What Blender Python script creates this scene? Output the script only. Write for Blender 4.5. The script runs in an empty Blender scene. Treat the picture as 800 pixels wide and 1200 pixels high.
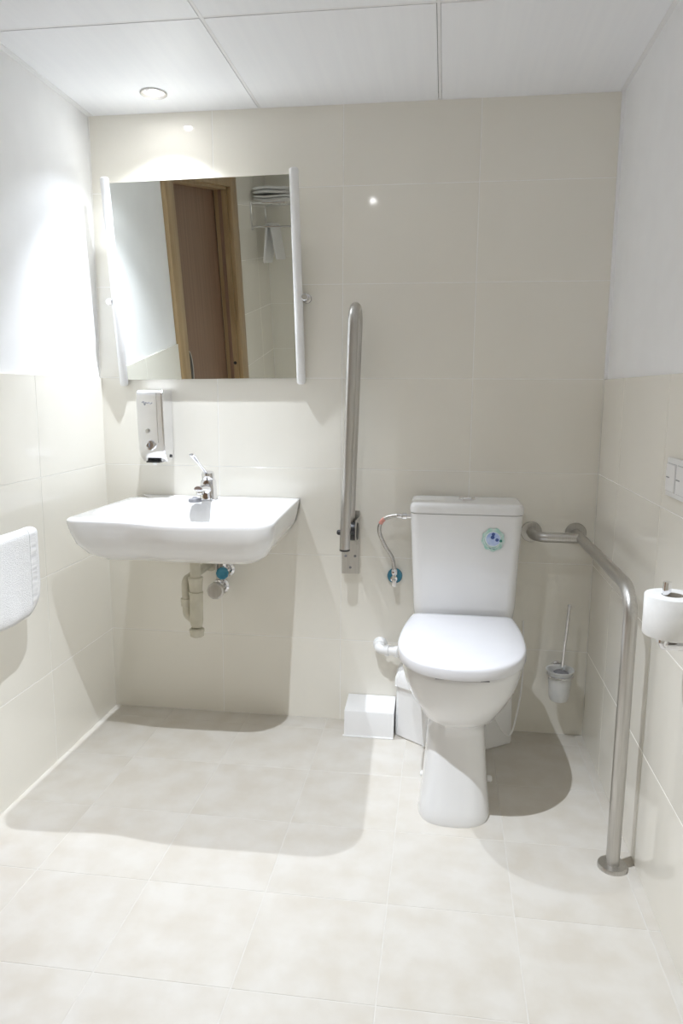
import bpy, bmesh, math, random
from mathutils import Vector, Matrix
random.seed(7)
PI = math.pi
scene = bpy.context.scene
C = scene.collection

# ------------------------------------------------------------------ camera
cam_data = bpy.data.cameras.new('camera')
cam = bpy.data.objects.new('camera', cam_data)
C.objects.link(cam)
R_, U_, F_ = Vector((0.9906, 0.1369, 0.0063)), Vector((-0.0281, 0.1583, 0.9870)), Vector((-0.1341, 0.9779, -0.1607))
rot = Matrix((R_, U_, -F_)).transposed()
cam.matrix_world = Matrix.Translation((0.3551, -2.5826, 1.2163)) @ rot.to_4x4()
cam_data.sensor_fit = 'VERTICAL'
cam_data.sensor_height = 36.0
cam_data.lens = 860.3745 * 36.0 / 1200.0
cam_data.clip_start = 0.02
scene.camera = cam

# ------------------------------------------------------------------ world and exposure
world = bpy.data.worlds.new('world')
scene.world = world
world.use_nodes = True
world.node_tree.nodes['Background'].inputs[0].default_value = (0.9, 0.95, 1.0, 1)
world.node_tree.nodes['Background'].inputs[1].default_value = 0.3
scene.view_settings.view_transform = 'Standard'
scene.view_settings.look = 'None'
scene.view_settings.gamma = 1.0
scene.view_settings.use_curve_mapping = False
scene.view_settings.exposure = 0.29
LAMP_BASIN_W = 74.0
LAMP_ROOM_W = 112.0
SPILL = 0.055
scene.cycles.max_bounces = 16
scene.cycles.diffuse_bounces = 12
scene.cycles.glossy_bounces = 6

# ------------------------------------------------------------------ room measures
XL, XR, YB, H = -0.8868, 0.8817, -2.80, 2.1556
TW, TH, Z0 = 0.45, 0.3174, 0.3131
DADO = Z0 + 3 * TH
TT = 0.009          # tile thickness

# ------------------------------------------------------------------ materials
def mat(name, col=(0.8, 0.8, 0.8), rough=0.5, metal=0.0, spec=0.5, **kw):
    m = bpy.data.materials.new(name)
    m.use_nodes = True
    b = m.node_tree.nodes['Principled BSDF']
    b.inputs['Base Color'].default_value = (*col, 1)
    b.inputs['Roughness'].default_value = rough
    b.inputs['Metallic'].default_value = metal
    b.inputs['Specular IOR Level'].default_value = spec
    for k, v in kw.items():
        b.inputs[k.replace('_', ' ')].default_value = v
    return m

def nodes(m):
    nt = m.node_tree
    return nt, nt.nodes['Principled BSDF']

def noise_color(m, c1, c2, scale, detail=4.0, coord='Object', vary=0.0, lo=0.35, hi=0.65, stretch=(1, 1, 1)):
    nt, b = nodes(m)
    tc = nt.nodes.new('ShaderNodeTexCoord')
    mp = nt.nodes.new('ShaderNodeMapping')
    mp.inputs['Scale'].default_value = stretch
    n = nt.nodes.new('ShaderNodeTexNoise')
    n.inputs['Scale'].default_value = scale
    n.inputs['Detail'].default_value = detail
    r = nt.nodes.new('ShaderNodeValToRGB')
    r.color_ramp.elements[0].position = lo
    r.color_ramp.elements[1].position = hi
    r.color_ramp.elements[0].color = (*c1, 1)
    r.color_ramp.elements[1].color = (*c2, 1)
    if vary:
        oi = nt.nodes.new('ShaderNodeObjectInfo')
        vm = nt.nodes.new('ShaderNodeVectorMath')
        vm.operation = 'MULTIPLY_ADD'
        cb = nt.nodes.new('ShaderNodeCombineXYZ')
        nt.links.new(oi.outputs['Random'], cb.inputs[0])
        nt.links.new(oi.outputs['Random'], cb.inputs[1])
        nt.links.new(cb.outputs[0], vm.inputs[0])
        vm.inputs[1].default_value = (37, 53, 0)
        nt.links.new(tc.outputs[coord], vm.inputs[2])
        nt.links.new(vm.outputs[0], mp.inputs['Vector'])
        hv = nt.nodes.new('ShaderNodeHueSaturation')
        mr = nt.nodes.new('ShaderNodeMapRange')
        mr.inputs['To Min'].default_value = 1 - vary
        mr.inputs['To Max'].default_value = 1 + vary
        nt.links.new(oi.outputs['Random'], mr.inputs['Value'])
        nt.links.new(mr.outputs[0], hv.inputs['Value'])
        nt.links.new(r.outputs[0], hv.inputs['Color'])
        out = hv.outputs[0]
    else:
        nt.links.new(tc.outputs[coord], mp.inputs['Vector'])
        out = r.outputs[0]
    nt.links.new(mp.outputs[0], n.inputs['Vector'])
    nt.links.new(n.outputs['Fac'], r.inputs['Fac'])
    nt.links.new(out, b.inputs['Base Color'])
    return n

def bump(m, scale, strength, dist=0.001, detail=2.0, stretch=(1, 1, 1), coord='Object'):
    nt, b = nodes(m)
    tc = nt.nodes.new('ShaderNodeTexCoord')
    mp = nt.nodes.new('ShaderNodeMapping')
    mp.inputs['Scale'].default_value = stretch
    n = nt.nodes.new('ShaderNodeTexNoise')
    n.inputs['Scale'].default_value = scale
    n.inputs['Detail'].default_value = detail
    bp = nt.nodes.new('ShaderNodeBump')
    bp.inputs['Strength'].default_value = strength
    bp.inputs['Distance'].default_value = dist
    nt.links.new(tc.outputs[coord], mp.inputs['Vector'])
    nt.links.new(mp.outputs[0], n.inputs['Vector'])
    nt.links.new(n.outputs['Fac'], bp.inputs['Height'])
    nt.links.new(bp.outputs[0], b.inputs['Normal'])

M = {}
M['wall_tile'] = mat('wall_tile', rough=0.07, spec=0.5)
noise_color(M['wall_tile'], (0.83, 0.805, 0.735), (0.85, 0.825, 0.755), 3.0, vary=0.015)
bump(M['wall_tile'], 5.0, 0.25, 0.0012, 1.0)
M['grout'] = mat('grout', (0.86, 0.85, 0.81), 0.7)
noise_color(M['grout'], (0.88, 0.87, 0.84), (0.92, 0.91, 0.88), 60)
M['floor_tile'] = mat('floor_tile', rough=0.33, spec=0.4)
noise_color(M['floor_tile'], (0.60, 0.56, 0.495), (0.655, 0.628, 0.58), 10.0, detail=15, vary=0.010, lo=0.34, hi=0.64)
bump(M['floor_tile'], 40, 0.12, 0.001, 6)
M['floor_grout'] = mat('floor_grout', (0.80, 0.77, 0.70), 0.7)
noise_color(M['floor_grout'], (0.655, 0.63, 0.585), (0.68, 0.655, 0.61), 50)
M['plaster'] = mat('plaster', (0.86, 0.86, 0.855), 0.6, spec=0.3)
noise_color(M['plaster'], (0.895, 0.90, 0.91), (0.915, 0.92, 0.93), 12)
bump(M['plaster'], 90, 0.06, 0.0006, 4)
M['ceiling'] = mat('ceiling_panel', (0.80, 0.80, 0.815), 0.38, spec=0.4)
noise_color(M['ceiling'], (0.885, 0.895, 0.925), (0.905, 0.915, 0.94), 2.0, stretch=(30, 1, 1))
bump(M['ceiling'], 2.0, 0.05, 0.0006, 2, stretch=(40, 1, 1))
M['grid'] = mat('ceiling_grid', (0.83, 0.83, 0.84), 0.35)
noise_color(M['grid'], (0.81, 0.81, 0.82), (0.85, 0.85, 0.86), 20)
M['gap'] = mat('shadow_gap', (0.10, 0.10, 0.11), 0.8)
noise_color(M['gap'], (0.08, 0.08, 0.09), (0.13, 0.13, 0.14), 30)
M['ceramic'] = mat('ceramic', (0.86, 0.86, 0.86), 0.08, spec=0.5, Coat_Weight=0.3, Coat_Roughness=0.04)
noise_color(M['ceramic'], (0.80, 0.80, 0.80), (0.82, 0.82, 0.82), 4)
M['seat'] = mat('seat_plastic', (0.87, 0.87, 0.885), 0.16)
noise_color(M['seat'], (0.73, 0.73, 0.755), (0.75, 0.75, 0.775), 5)
M['plastic'] = mat('white_plastic', (0.85, 0.85, 0.85), 0.3)
noise_color(M['plastic'], (0.84, 0.84, 0.84), (0.87, 0.87, 0.87), 8)
M['trap'] = mat('trap_plastic', (0.60, 0.57, 0.47), 0.4)
noise_color(M['trap'], (0.53, 0.50, 0.40), (0.60, 0.57, 0.47), 25)
M['chrome'] = mat('chrome', (0.80, 0.80, 0.82), 0.07, 1.0)
noise_color(M['chrome'], (0.78, 0.78, 0.80), (0.83, 0.83, 0.85), 15)
M['satin'] = mat('satin_chrome', (0.86, 0.86, 0.88), 0.16, 1.0)
noise_color(M['satin'], (0.84, 0.84, 0.86), (0.89, 0.89, 0.91), 15)
M['steel'] = mat('brushed_steel', (0.56, 0.545, 0.52), 0.36, 1.0)
noise_color(M['steel'], (0.53, 0.515, 0.49), (0.60, 0.585, 0.56), 6, stretch=(60, 60, 2))
bump(M['steel'], 300, 0.04, 0.0003, 2, stretch=(1, 1, 0.05))
M['hose'] = mat('braided_hose', (0.55, 0.53, 0.50), 0.35, 1.0)
bump(M['hose'], 700, 0.6, 0.0008, 1)
noise_color(M['hose'], (0.42, 0.40, 0.38), (0.66, 0.64, 0.61), 500, detail=1)
M['redband'] = mat('red_sleeve', (0.70, 0.30, 0.25), 0.4)
noise_color(M['redband'], (0.66, 0.26, 0.22), (0.74, 0.36, 0.30), 80)
M['black'] = mat('black_plastic', (0.02, 0.02, 0.022), 0.35)
noise_color(M['black'], (0.015, 0.015, 0.016), (0.03, 0.03, 0.032), 30)
M['blue'] = mat('blue_cap', (0.03, 0.20, 0.30), 0.25)
noise_color(M['blue'], (0.02, 0.17, 0.27), (0.05, 0.25, 0.36), 40)
M['mirror'] = mat('mirror_silver', (0.80, 0.82, 0.79), 0.0, 1.0)
noise_color(M['mirror'], (0.795, 0.815, 0.785), (0.805, 0.825, 0.795), 2)
M['wood'] = mat('casing_wood', rough=0.35)
noise_color(M['wood'], (0.35, 0.235, 0.115), (0.45, 0.32, 0.175), 3.0, detail=8, stretch=(14, 14, 0.9))
M['leaf'] = mat('door_veneer', rough=0.4)
noise_color(M['leaf'], (0.215, 0.125, 0.080), (0.27, 0.165, 0.110), 2.5, detail=8, stretch=(18, 18, 0.7))
M['towel'] = mat('terry_towel', (0.88, 0.88, 0.88), 0.95, spec=0.1)
noise_color(M['towel'], (0.83, 0.83, 0.835), (0.90, 0.90, 0.90), 260, detail=2)
bump(M['towel'], 420, 0.9, 0.003, 2)
M['hem'] = mat('towel_hem', (0.84, 0.84, 0.85), 0.8, spec=0.2)
noise_color(M['hem'], (0.74, 0.74, 0.75), (0.88, 0.88, 0.88), 14, detail=1, stretch=(1, 1, 7))
bump(M['hem'], 14, 0.8, 0.002, 1, stretch=(1, 1, 7))
M['paper'] = mat('tissue_paper', (0.85, 0.85, 0.84), 0.95, spec=0.1)
noise_color(M['paper'], (0.83, 0.83, 0.82), (0.87, 0.87, 0.86), 40)
bump(M['paper'], 200, 0.2, 0.001)
M['card'] = mat('cardboard', (0.35, 0.31, 0.26), 0.9)
noise_color(M['card'], (0.32, 0.28, 0.23), (0.39, 0.35, 0.29), 50)
M['frost'] = mat('frosted_glass', (0.90, 0.91, 0.92), 0.4, Transmission_Weight=0.2, IOR=1.45)
noise_color(M['frost'], (0.86, 0.87, 0.87), (0.90, 0.91, 0.91), 30)
M['mint'] = mat('sticker_mint', (0.42, 0.66, 0.58), 0.5)
noise_color(M['mint'], (0.34, 0.60, 0.53), (0.66, 0.74, 0.71), 60)
M['stblue'] = mat('sticker_blue', (0.42, 0.53, 0.80), 0.5)
noise_color(M['stblue'], (0.36, 0.48, 0.78), (0.56, 0.66, 0.86), 60)
M['stnavy'] = mat('sticker_navy', (0.05, 0.09, 0.30), 0.5)
noise_color(M['stnavy'], (0.03, 0.07, 0.26), (0.07, 0.12, 0.34), 60)
M['stgreen'] = mat('sticker_green', (0.04, 0.25, 0.20), 0.5)
noise_color(M['stgreen'], (0.03, 0.2, 0.16), (0.06, 0.3, 0.24), 60)
M['stwhite'] = mat('sticker_white', (0.78, 0.84, 0.84), 0.5)
noise_color(M['stwhite'], (0.75, 0.82, 0.82), (0.80, 0.86, 0.86), 60)
M['grey_print'] = mat('grey_print', (0.25, 0.25, 0.27), 0.6)
noise_color(M['grey_print'], (0.22, 0.22, 0.24), (0.28, 0.28, 0.30), 60)
M['pale_grey'] = mat('pale_grey', (0.55, 0.55, 0.55), 0.6)
noise_color(M['pale_grey'], (0.52, 0.52, 0.52), (0.58, 0.58, 0.58), 60)
M['brush_bristle'] = mat('bristle', (0.8, 0.8, 0.8), 0.9)
noise_color(M['brush_bristle'], (0.75, 0.75, 0.75), (0.84, 0.84, 0.84), 200)
m = bpy.data.materials.new('lamp_glow')
m.use_nodes = True
nt = m.node_tree
nt.nodes.remove(nt.nodes['Principled BSDF'])
em = nt.nodes.new('ShaderNodeEmission')
em.inputs[0].default_value = (0.99, 0.99, 1.0, 1)
em.inputs[1].default_value = 110.0
nt.links.new(em.outputs[0], nt.nodes['Material Output'].inputs[0])
M['glow'] = m

# ------------------------------------------------------------------ mesh helpers
def new_obj(name, bm, material, parent=None, smooth=True, angle=35, weighted=False):
    bmesh.ops.recalc_face_normals(bm, faces=bm.faces)
    me = bpy.data.meshes.new(name)
    if parent is not None:
        bmesh.ops.translate(bm, verts=bm.verts, vec=-parent.matrix_world.translation)
    if smooth:
        a = math.radians(angle)
        for f in bm.faces:
            f.smooth = True
        for e in bm.edges:
            if len(e.link_faces) == 2 and e.calc_face_angle(0) > a:
                e.smooth = False
    bm.to_mesh(me)
    bm.free()
    me.materials.append(material)
    o = bpy.data.objects.new(name, me)
    C.objects.link(o)
    if parent is not None:
        o.parent = parent
    if weighted:
        wn = o.modifiers.new('weighted_normal', 'WEIGHTED_NORMAL')
        wn.keep_sharp = True
        wn.weight = 100
    return o

def thing(name, label, cat, loc, group=None):
    o = bpy.data.objects.new(name, None)
    C.objects.link(o)
    o.location = loc
    o.empty_display_size = 0.05
    o.matrix_world = Matrix.Translation(loc)
    return tag(o, label, cat, group)

def tag(o, label, cat, group=None):
    o['label'] = label
    o['category'] = cat
    if group:
        o['group'] = group
    return o

def struct(o, label=None):
    o['kind'] = 'structure'
    if label:
        o['label'] = label
    return o

def add_box(bm, lo, hi, bevel=0.0, seg=2):
    lo, hi = Vector(lo), Vector(hi)
    r = bmesh.ops.create_cube(bm, size=1.0)
    vs = r['verts']
    for v in vs:
        v.co = Vector(((lo.x + hi.x) / 2 + v.co.x * (hi.x - lo.x), (lo.y + hi.y) / 2 + v.co.y * (hi.y - lo.y), (lo.z + hi.z) / 2 + v.co.z * (hi.z - lo.z)))
    if bevel:
        es = set()
        for v in vs:
            es.update(v.link_edges)
        bmesh.ops.bevel(bm, geom=list(es), offset=bevel, segments=seg, profile=0.5, affect='EDGES')
    return vs

def box(name, lo, hi, material, parent=None, bevel=0.0, seg=2):
    bm = bmesh.new()
    add_box(bm, lo, hi, bevel, seg)
    return new_obj(name, bm, material, parent, weighted=bevel > 0)

def add_loft(bm, rings, cap0=True, cap1=True, closed=True):
    vr = [[bm.verts.new(p) for p in r] for r in rings]
    n = len(vr[0])
    for a, b in zip(vr[:-1], vr[1:]):
        for i in range(n if closed else n - 1):
            j = (i + 1) % n
            bm.faces.new((a[i], a[j], b[j], b[i]))
    if cap0:
        bm.faces.new(vr[0])
    if cap1:
        bm.faces.new(vr[-1][::-1])
    return vr

def basis(axis):
    axis = Vector(axis).normalized()
    h = Vector((0, 0, 1)) if abs(axis.z) < 0.9 else Vector((1, 0, 0))
    u = axis.cross(h).normalized()
    return u, axis.cross(u).normalized(), axis

def add_lathe(bm, origin, axis, prof, n=32, cap=True):
    """prof: list of (radius, distance along axis)"""
    u, v, a = basis(axis)
    o = Vector(origin)
    rings = []
    for r, d in prof:
        r = max(r, 1e-5)
        rings.append([o + a * d + (u * math.cos(2 * PI * i / n) + v * math.sin(2 * PI * i / n)) * r for i in range(n)])
    add_loft(bm, rings, cap, cap)

def lathe(name, origin, axis, prof, material, parent=None, n=32, cap=True):
    bm = bmesh.new()
    add_lathe(bm, origin, axis, prof, n, cap)
    return new_obj(name, bm, material, parent)

def fillet(pts, rad, seg=8):
    pts = [Vector(p) for p in pts]
    out = [pts[0]]
    for i in range(1, len(pts) - 1):
        p0, p1, p2 = pts[i - 1], pts[i], pts[i + 1]
        d0, d1 = (p0 - p1).normalized(), (p2 - p1).normalized()
        ang = d0.angle(d1)
        r = rad[i - 1] if isinstance(rad, (list, tuple)) else rad
        t = r / math.tan(ang / 2)
        t = min(t, (p0 - p1).length * 0.499, (p2 - p1).length * 0.499)
        r = t * math.tan(ang / 2)
        c = p1 + (d0 + d1).normalized() * (r / math.sin(ang / 2))
        a, b = p1 + d0 * t - c, p1 + d1 * t - c
        tot = a.angle(b)
        for k in range(seg + 1):
            f = k / seg
            out.append(c + (a * math.sin((1 - f) * tot) + b * math.sin(f * tot)) / math.sin(tot))
    out.append(pts[-1])
    return out

def spline(pts, seg=8):
    P = [Vector(p) for p in pts]
    P = [P[0] * 2 - P[1]] + P + [P[-1] * 2 - P[-2]]
    out = []
    for i in range(1, len(P) - 2):
        for k in range(seg):
            t = k / seg
            a, b, c, d = P[i - 1], P[i], P[i + 1], P[i + 2]
            out.append(0.5 * ((2 * b) + (c - a) * t + (2 * a - 5 * b + 4 * c - d) * t * t + (3 * b - a - 3 * c + d) * t ** 3))
    out.append(P[-2])
    return out

def add_tube(bm, pts, rad, n=20):
    pts = [Vector(p) for p in pts]
    u, v, _ = basis(pts[1] - pts[0])
    rings = []
    prev = (pts[1] - pts[0]).normalized()
    for i, p in enumerate(pts):
        if i == 0:
            t = prev
        elif i == len(pts) - 1:
            t = (p - pts[i - 1]).normalized()
        else:
            t = ((p - pts[i - 1]).normalized() + (pts[i + 1] - p).normalized()).normalized()
        q = prev.rotation_difference(t)
        u, v = q @ u, q @ v
        prev = t
        r = rad[i] if isinstance(rad, (list, tuple)) else rad
        rings.append([p + (u * math.cos(2 * PI * k / n) + v * math.sin(2 * PI * k / n)) * r for k in range(n)])
    add_loft(bm, rings)

def tube(name, pts, rad, material, parent=None, n=20):
    bm = bmesh.new()
    add_tube(bm, pts, rad, n)
    return new_obj(name, bm, material, parent)

def rrect(x0, x1, y0, y1, r, z, n=6):
    """rounded rectangle ring in the xy plane"""
    out = []
    for cx, cy, a0 in ((x1 - r, y1 - r, 0), (x0 + r, y1 - r, PI / 2), (x0 + r, y0 + r, PI), (x1 - r, y0 + r, 1.5 * PI)):
        for k in range(n + 1):
            a = a0 + k / n * PI / 2
            out.append(Vector((cx + r * math.cos(a), cy + r * math.sin(a), z)))
    return out

def ellipse_disc(name, c, nrm, ra, depth, material, parent, rb=None, n=24, lobes=0, amp=0.0):
    u, v, a = basis(nrm)
    c = Vector(c)
    rb = rb or ra
    rings = []
    for d in (0, depth):
        rings.append([c + a * d + u * math.cos(2 * PI * i / n) * ra * (1 + amp * math.sin(lobes * 2 * PI * i / n)) + v * math.sin(2 * PI * i / n) * rb * (1 + amp * math.sin(lobes * 2 * PI * i / n)) for i in range(n)])
    bm = bmesh.new()
    add_loft(bm, rings)
    return new_obj(name, bm, material, parent)

# ------------------------------------------------------------------ room shell
WT = 0.12
wall_back = struct(box('wall_back', (XL - 0.10, 0.0008, -0.1), (XR + 0.10, TT + WT, H + 0.12), M['grout']))
floor = struct(box('floor', (XL - 0.3, YB - 0.1, -0.12), (XR + 0.1, TT + 0.02, -0.0008), M['floor_grout']))
PL = XL - 0.008     # plaster face of the left wall
PR = XR + 0.008
DY0, DY1, DZ = -0.955, -1.90, 1.99
wall_left = bpy.data.objects.new('wall_left', None)
C.objects.link(wall_left)
struct(wall_left)
bm = bmesh.new()
add_box(bm, (PL - WT, DY0, -0.1), (PL, TT + 0.05, H + 0.12))
add_box(bm, (PL - WT, DY1, DZ), (PL, DY0, H + 0.12))
add_box(bm, (PL - WT, YB - 0.1, -0.1), (PL, DY1, H + 0.12))
new_obj('plaster', bm, M['plaster'], wall_left)
def bed(lo, hi, parent):
    box('grout_bed', lo, hi, M['grout'], parent)
bed((PL - 0.002, -0.8495, 0.0), (XL - 0.0008, 0.0, DADO - 0.0015), wall_left)
bed((PL - 0.002, YB, 0.0), (XL - 0.0008, -2.031, H), wall_left)
wall_right = struct(box('wall_right', (PR, YB - 0.1, -0.1), (PR + WT, TT + 0.05, H + 0.12), M['plaster']))
bed((XR + 0.0008, YB, 0.0), (PR + 0.002, 0.0, DADO - 0.0015), wall_right)
wall_rear = struct(box('wall_rear', (XL - 0.1, YB - WT, -0.1), (XR + 0.1, YB - 0.0008, H + 0.12), M['grout']))

tile_cache = {}
def wall_tile(a, b, z0, z1, side, parent):
    """one glazed tile between a..b along the wall and z0..z1, face on the wall plane"""
    g = 0.0014
    w, h = round(b - a - 2 * g, 4), round(z1 - z0 - 2 * g, 4)
    if w < 0.01 or h < 0.01:
        return
    key = (w, h, side in ('left', 'right'))
    if key not in tile_cache:
        bm = bmesh.new()
        if side in ('left', 'right'):
            add_box(bm, (-TT / 2, -w / 2, -h / 2), (TT / 2, w / 2, h / 2), 0.0004, 1)
        else:
            add_box(bm, (-w / 2, -TT / 2, -h / 2), (w / 2, TT / 2, h / 2), 0.0004, 1)
        me = bpy.data.meshes.new('tile')
        bm.to_mesh(me)
        bm.free()
        me.materials.append(M['wall_tile'])
        tile_cache[key] = me
    o = bpy.data.objects.new('tile', tile_cache[key])
    c, z = (a + b) / 2, (z0 + z1) / 2
    o.location = {'back': (c, TT / 2, z), 'rear': (c, YB - TT / 2, z), 'left': (XL - TT / 2, c, z), 'right': (XR + TT / 2, c, z)}[side]
    C.objects.link(o)
    o.parent = parent

def tile_wall(xs, zs, side, parent):
    for a, b in zip(xs[:-1], xs[1:]):
        for c, d in zip(zs[:-1], zs[1:]):
            wall_tile(a, b, c, d, side, parent)

zfull = [0.0] + [Z0 + k * TH for k in range(6)] + [H]
zdado = zfull[:5]
tile_wall([XL - 0.004, -TW, 0, TW, XR - 0.0], zfull, 'back', wall_back)
tile_wall([-0.85, -TW, 0.0], zdado, 'left', wall_left)
tile_wall([YB, YB + 0.32, -2.03], zfull, 'left', wall_left)
tile_wall([YB, -2.534, -2.084, -1.634, -1.184, -0.734, -0.284, 0.0], zdado, 'right', wall_right)
tile_wall([XL, -TW, 0, TW, XR], zfull, 'rear', wall_rear)

ft_cache = {}
xs = [XL - 0.006] + [-0.0472 + 0.3003 * k for k in range(-2, 4)] + [XR + 0.006]
ys = [TT - 0.002] + [-0.0868 - 0.3003 * k for k in range(0, 10)]
ys = [y for y in ys if y > YB] + [YB]
for a, b in zip(xs[:-1], xs[1:]):
    for c, d in zip(ys[:-1], ys[1:]):
        w, h = round(b - a - 0.003, 4), round(c - d - 0.003, 4)
        if w < 0.01 or h < 0.01:
            continue
        if (w, h) not in ft_cache:
            bm = bmesh.new()
            add_box(bm, (-w / 2, -h / 2, -0.009), (w / 2, h / 2, 0), 0.0005, 1)
            me = bpy.data.meshes.new('floor_tile')
            bm.to_mesh(me)
            bm.free()
            me.materials.append(M['floor_tile'])
            ft_cache[(w, h)] = me
        o = bpy.data.objects.new('tile', ft_cache[(w, h)])
        o.location = ((a + b) / 2, (c + d) / 2, 0)
        C.objects.link(o)
        o.parent = floor

# corner bead between the tiled back wall and the plastered right wall
struct(box('trim_1', (XR - 0.001, -0.012, DADO), (PR + 0.001, TT, H), M['plaster']))

# ceiling: metal panels 0.6 m in a fine grid, a thin dark gap on one side of each bar
ceiling = struct(box('ceiling', (XL - 0.15, YB - 0.1, H + 0.02), (XR + 0.15, TT + 0.05, H + 0.12), M['gap']))
cx = [PL, -0.2893, 0.3107, PR]
cy = [TT, -0.6101, -1.2101, -1.8101, -2.4101, YB]
LAMPS = [(-0.59, -0.163), (-0.023, -1.255)]
HOLE = 0.036
for a, b in zip(cx[:-1], cx[1:]):
    for c, d in zip(cy[:-1], cy[1:]):
        x0, x1, y0, y1 = a + 0.010, b - 0.0015, d + 0.010, c - 0.0015
        bm = bmesh.new()
        lamp = [L for L in LAMPS if a < L[0] < b and d < L[1] < c]
        if lamp:
            lx, ly = lamp[0]
            n = 32
            cor = []
            for i in range(n):
                t = 2 * PI * (i + 0.5) / n
                dx, dy = math.cos(t), math.sin(t)
                k = min(((x1 if dx > 0 else x0) - lx) / dx, ((y1 if dy > 0 else y0) - ly) / dy)
                cor.append((lx + dx * k, ly + dy * k))
            for (px, py) in ((x0, y0), (x0, y1), (x1, y0), (x1, y1)):
                best = min(range(n), key=lambda i: (cor[i][0] - px) ** 2 + (cor[i][1] - py) ** 2)
                cor[best] = (px, py)
            hole = [(lx + HOLE * math.cos(2 * PI * (i + 0.5) / n), ly + HOLE * math.sin(2 * PI * (i + 0.5) / n)) for i in range(n)]
            rings = [[Vector((*p, H + 0.012)) for p in cor], [Vector((*p, H)) for p in cor], [Vector((*p, H)) for p in hole], [Vector((*p, H + 0.012)) for p in hole]]
            add_loft(bm, rings, False, False)
        else:
            add_box(bm, (x0, y0, H), (x1, y1, H + 0.012))
        new_obj('ceiling_panel', bm, M['ceiling'], ceiling)
for x in cx[1:-1]:
    box('grid_bar', (x, YB, H + 0.0005), (x + 0.009, TT, H + 0.015), M['grid'], ceiling)
for y in cy[1:-1]:
    box('grid_bar', (PL, y, H + 0.001), (PR, y + 0.009, H + 0.014), M['grid'], ceiling)
struct(box('trim_2', (PL, YB, H - 0.002), (PL + 0.020, TT, H + 0.002), M['grid']))
struct(box('trim_3', (PR - 0.014, YB, H - 0.002), (PR, TT, H + 0.002), M['grid']))

# door in the left wall (seen in the mirror)
door = bpy.data.objects.new('door_1', None)
C.objects.link(door)
door.matrix_world = Matrix.Translation((XL, -1.45, 0))
door.location = (XL, -1.45, 0)
struct(door)
box('door_leaf', (XL - 0.125, DY1 + 0.004, 0.006), (XL - 0.088, DY0 - 0.004, DZ - 0.004), M['leaf'], door, 0.002)
bm = bmesh.new()
add_box(bm, (XL - 0.012, DY0 - 0.004, 0.0), (XL + 0.012, -0.848, 2.10), 0.003)
new_obj('casing', bm, M['wood'], door)
bm = bmesh.new()
add_box(bm, (XL - 0.012, -2.028, 0.0), (XL + 0.012, DY1 + 0.004, 2.10), 0.003)
new_obj('casing', bm, M['wood'], door)
box('casing', (XL - 0.012, DY1 + 0.004, DZ - 0.004), (XL + 0.012, DY0 - 0.004, 2.10), M['wood'], door, 0.003)
for (y0, y1) in ((DY0 - 0.018, DY0), (DY1, DY1 + 0.018)):
    box('jamb', (XL - 0.084, y0, 0.0), (XL - 0.012, y1, DZ), M['wood'], door, 0.001)
box('jamb', (XL - 0.084, DY1, DZ - 0.018), (XL - 0.012, DY0, DZ), M['wood'], door, 0.001)
box('door_stop', (XL - 0.060, DY1 + 0.018, 0.0), (XL - 0.040, DY1 + 0.024, DZ), M['leaf'], door, 0.001)
lathe('strike_hole', (XL - 0.030, DY1 + 0.018, 1.0), (0, 1, 0), [(0.010, 0), (0.010, 0.0015)], M['black'], door)
u = [Vector((XL - 0.088, -1.228 + 0.044 * math.cos(t), 1.07 + 0.10 * math.sin(t))) for t in [2 * PI * i / 40 for i in range(41)]]
pull = ellipse_disc('pull_recess', (XL - 0.089, -1.228, 1.07), (1, 0, 0), 0.041, 0.003, M['black'], door, 0.098, 40)
tube('pull_rim', u, 0.005, M['steel'], door, 8)

# ------------------------------------------------------------------ recessed downlights
def downlight(x, y, watts, label, size=1.5, blend=1.0):
    t = thing('downlight', label, 'lamp', (x, y, H), 'recessed ceiling spots')
    bm = bmesh.new()
    add_lathe(bm, (x, y, H), (0, 0, -1), [(0.0345, -0.010), (0.0345, 0.0), (0.0400, -0.0005), (0.0425, 0.0010), (0.0430, 0.0035), (0.0410, 0.0050), (0.0380, 0.0045), (0.0345, 0.0020), (0.0330, -0.0010), (0.0280, -0.010), (0.0270, -0.012)], 40, False)
    new_obj('trim_ring', bm, M['steel'], t)
    bm = bmesh.new()
    add_lathe(bm, (x, y, H), (0, 0, -1), [(0.0275, -0.010), (0.0265, -0.0115), (0.0200, -0.0125), (0.0130, -0.0130)], 32, False)
    new_obj('reflector', bm, M['chrome'], t)
    bm = bmesh.new()
    add_lathe(bm, (x, y, H), (0, 0, -1), [(0.0120, -0.0195), (0.0130, -0.0060), (0.0115, -0.0015), (0.0070, 0.0020), (0.0001, 0.0035)], 32)
    new_obj('bulb', bm, M['glow'], t)
    for name, part, size_, blend_ in (('beam', 1.0, size, blend), ('spill', SPILL, 1.98, 0.35)):
        ld = bpy.data.lights.new(name, 'SPOT')
        ld.energy = watts * part
        ld.color = (0.92, 0.985, 1.075)
        ld.spot_size = size_
        ld.spot_blend = blend_
        ld.shadow_soft_size = 0.010
        lo = bpy.data.objects.new(name, ld)
        C.objects.link(lo)
        lo.location = (0, 0, -0.026)
        lo.parent = t
    return t

downlight(LAMPS[0][0], LAMPS[0][1], LAMP_BASIN_W, 'round steel recessed spot in the ceiling above the basin mirror', size=1.52, blend=1.0)
downlight(LAMPS[1][0], LAMPS[1][1], LAMP_ROOM_W, 'round steel recessed spot in the ceiling over the middle of the floor', size=1.48, blend=0.72)

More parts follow.
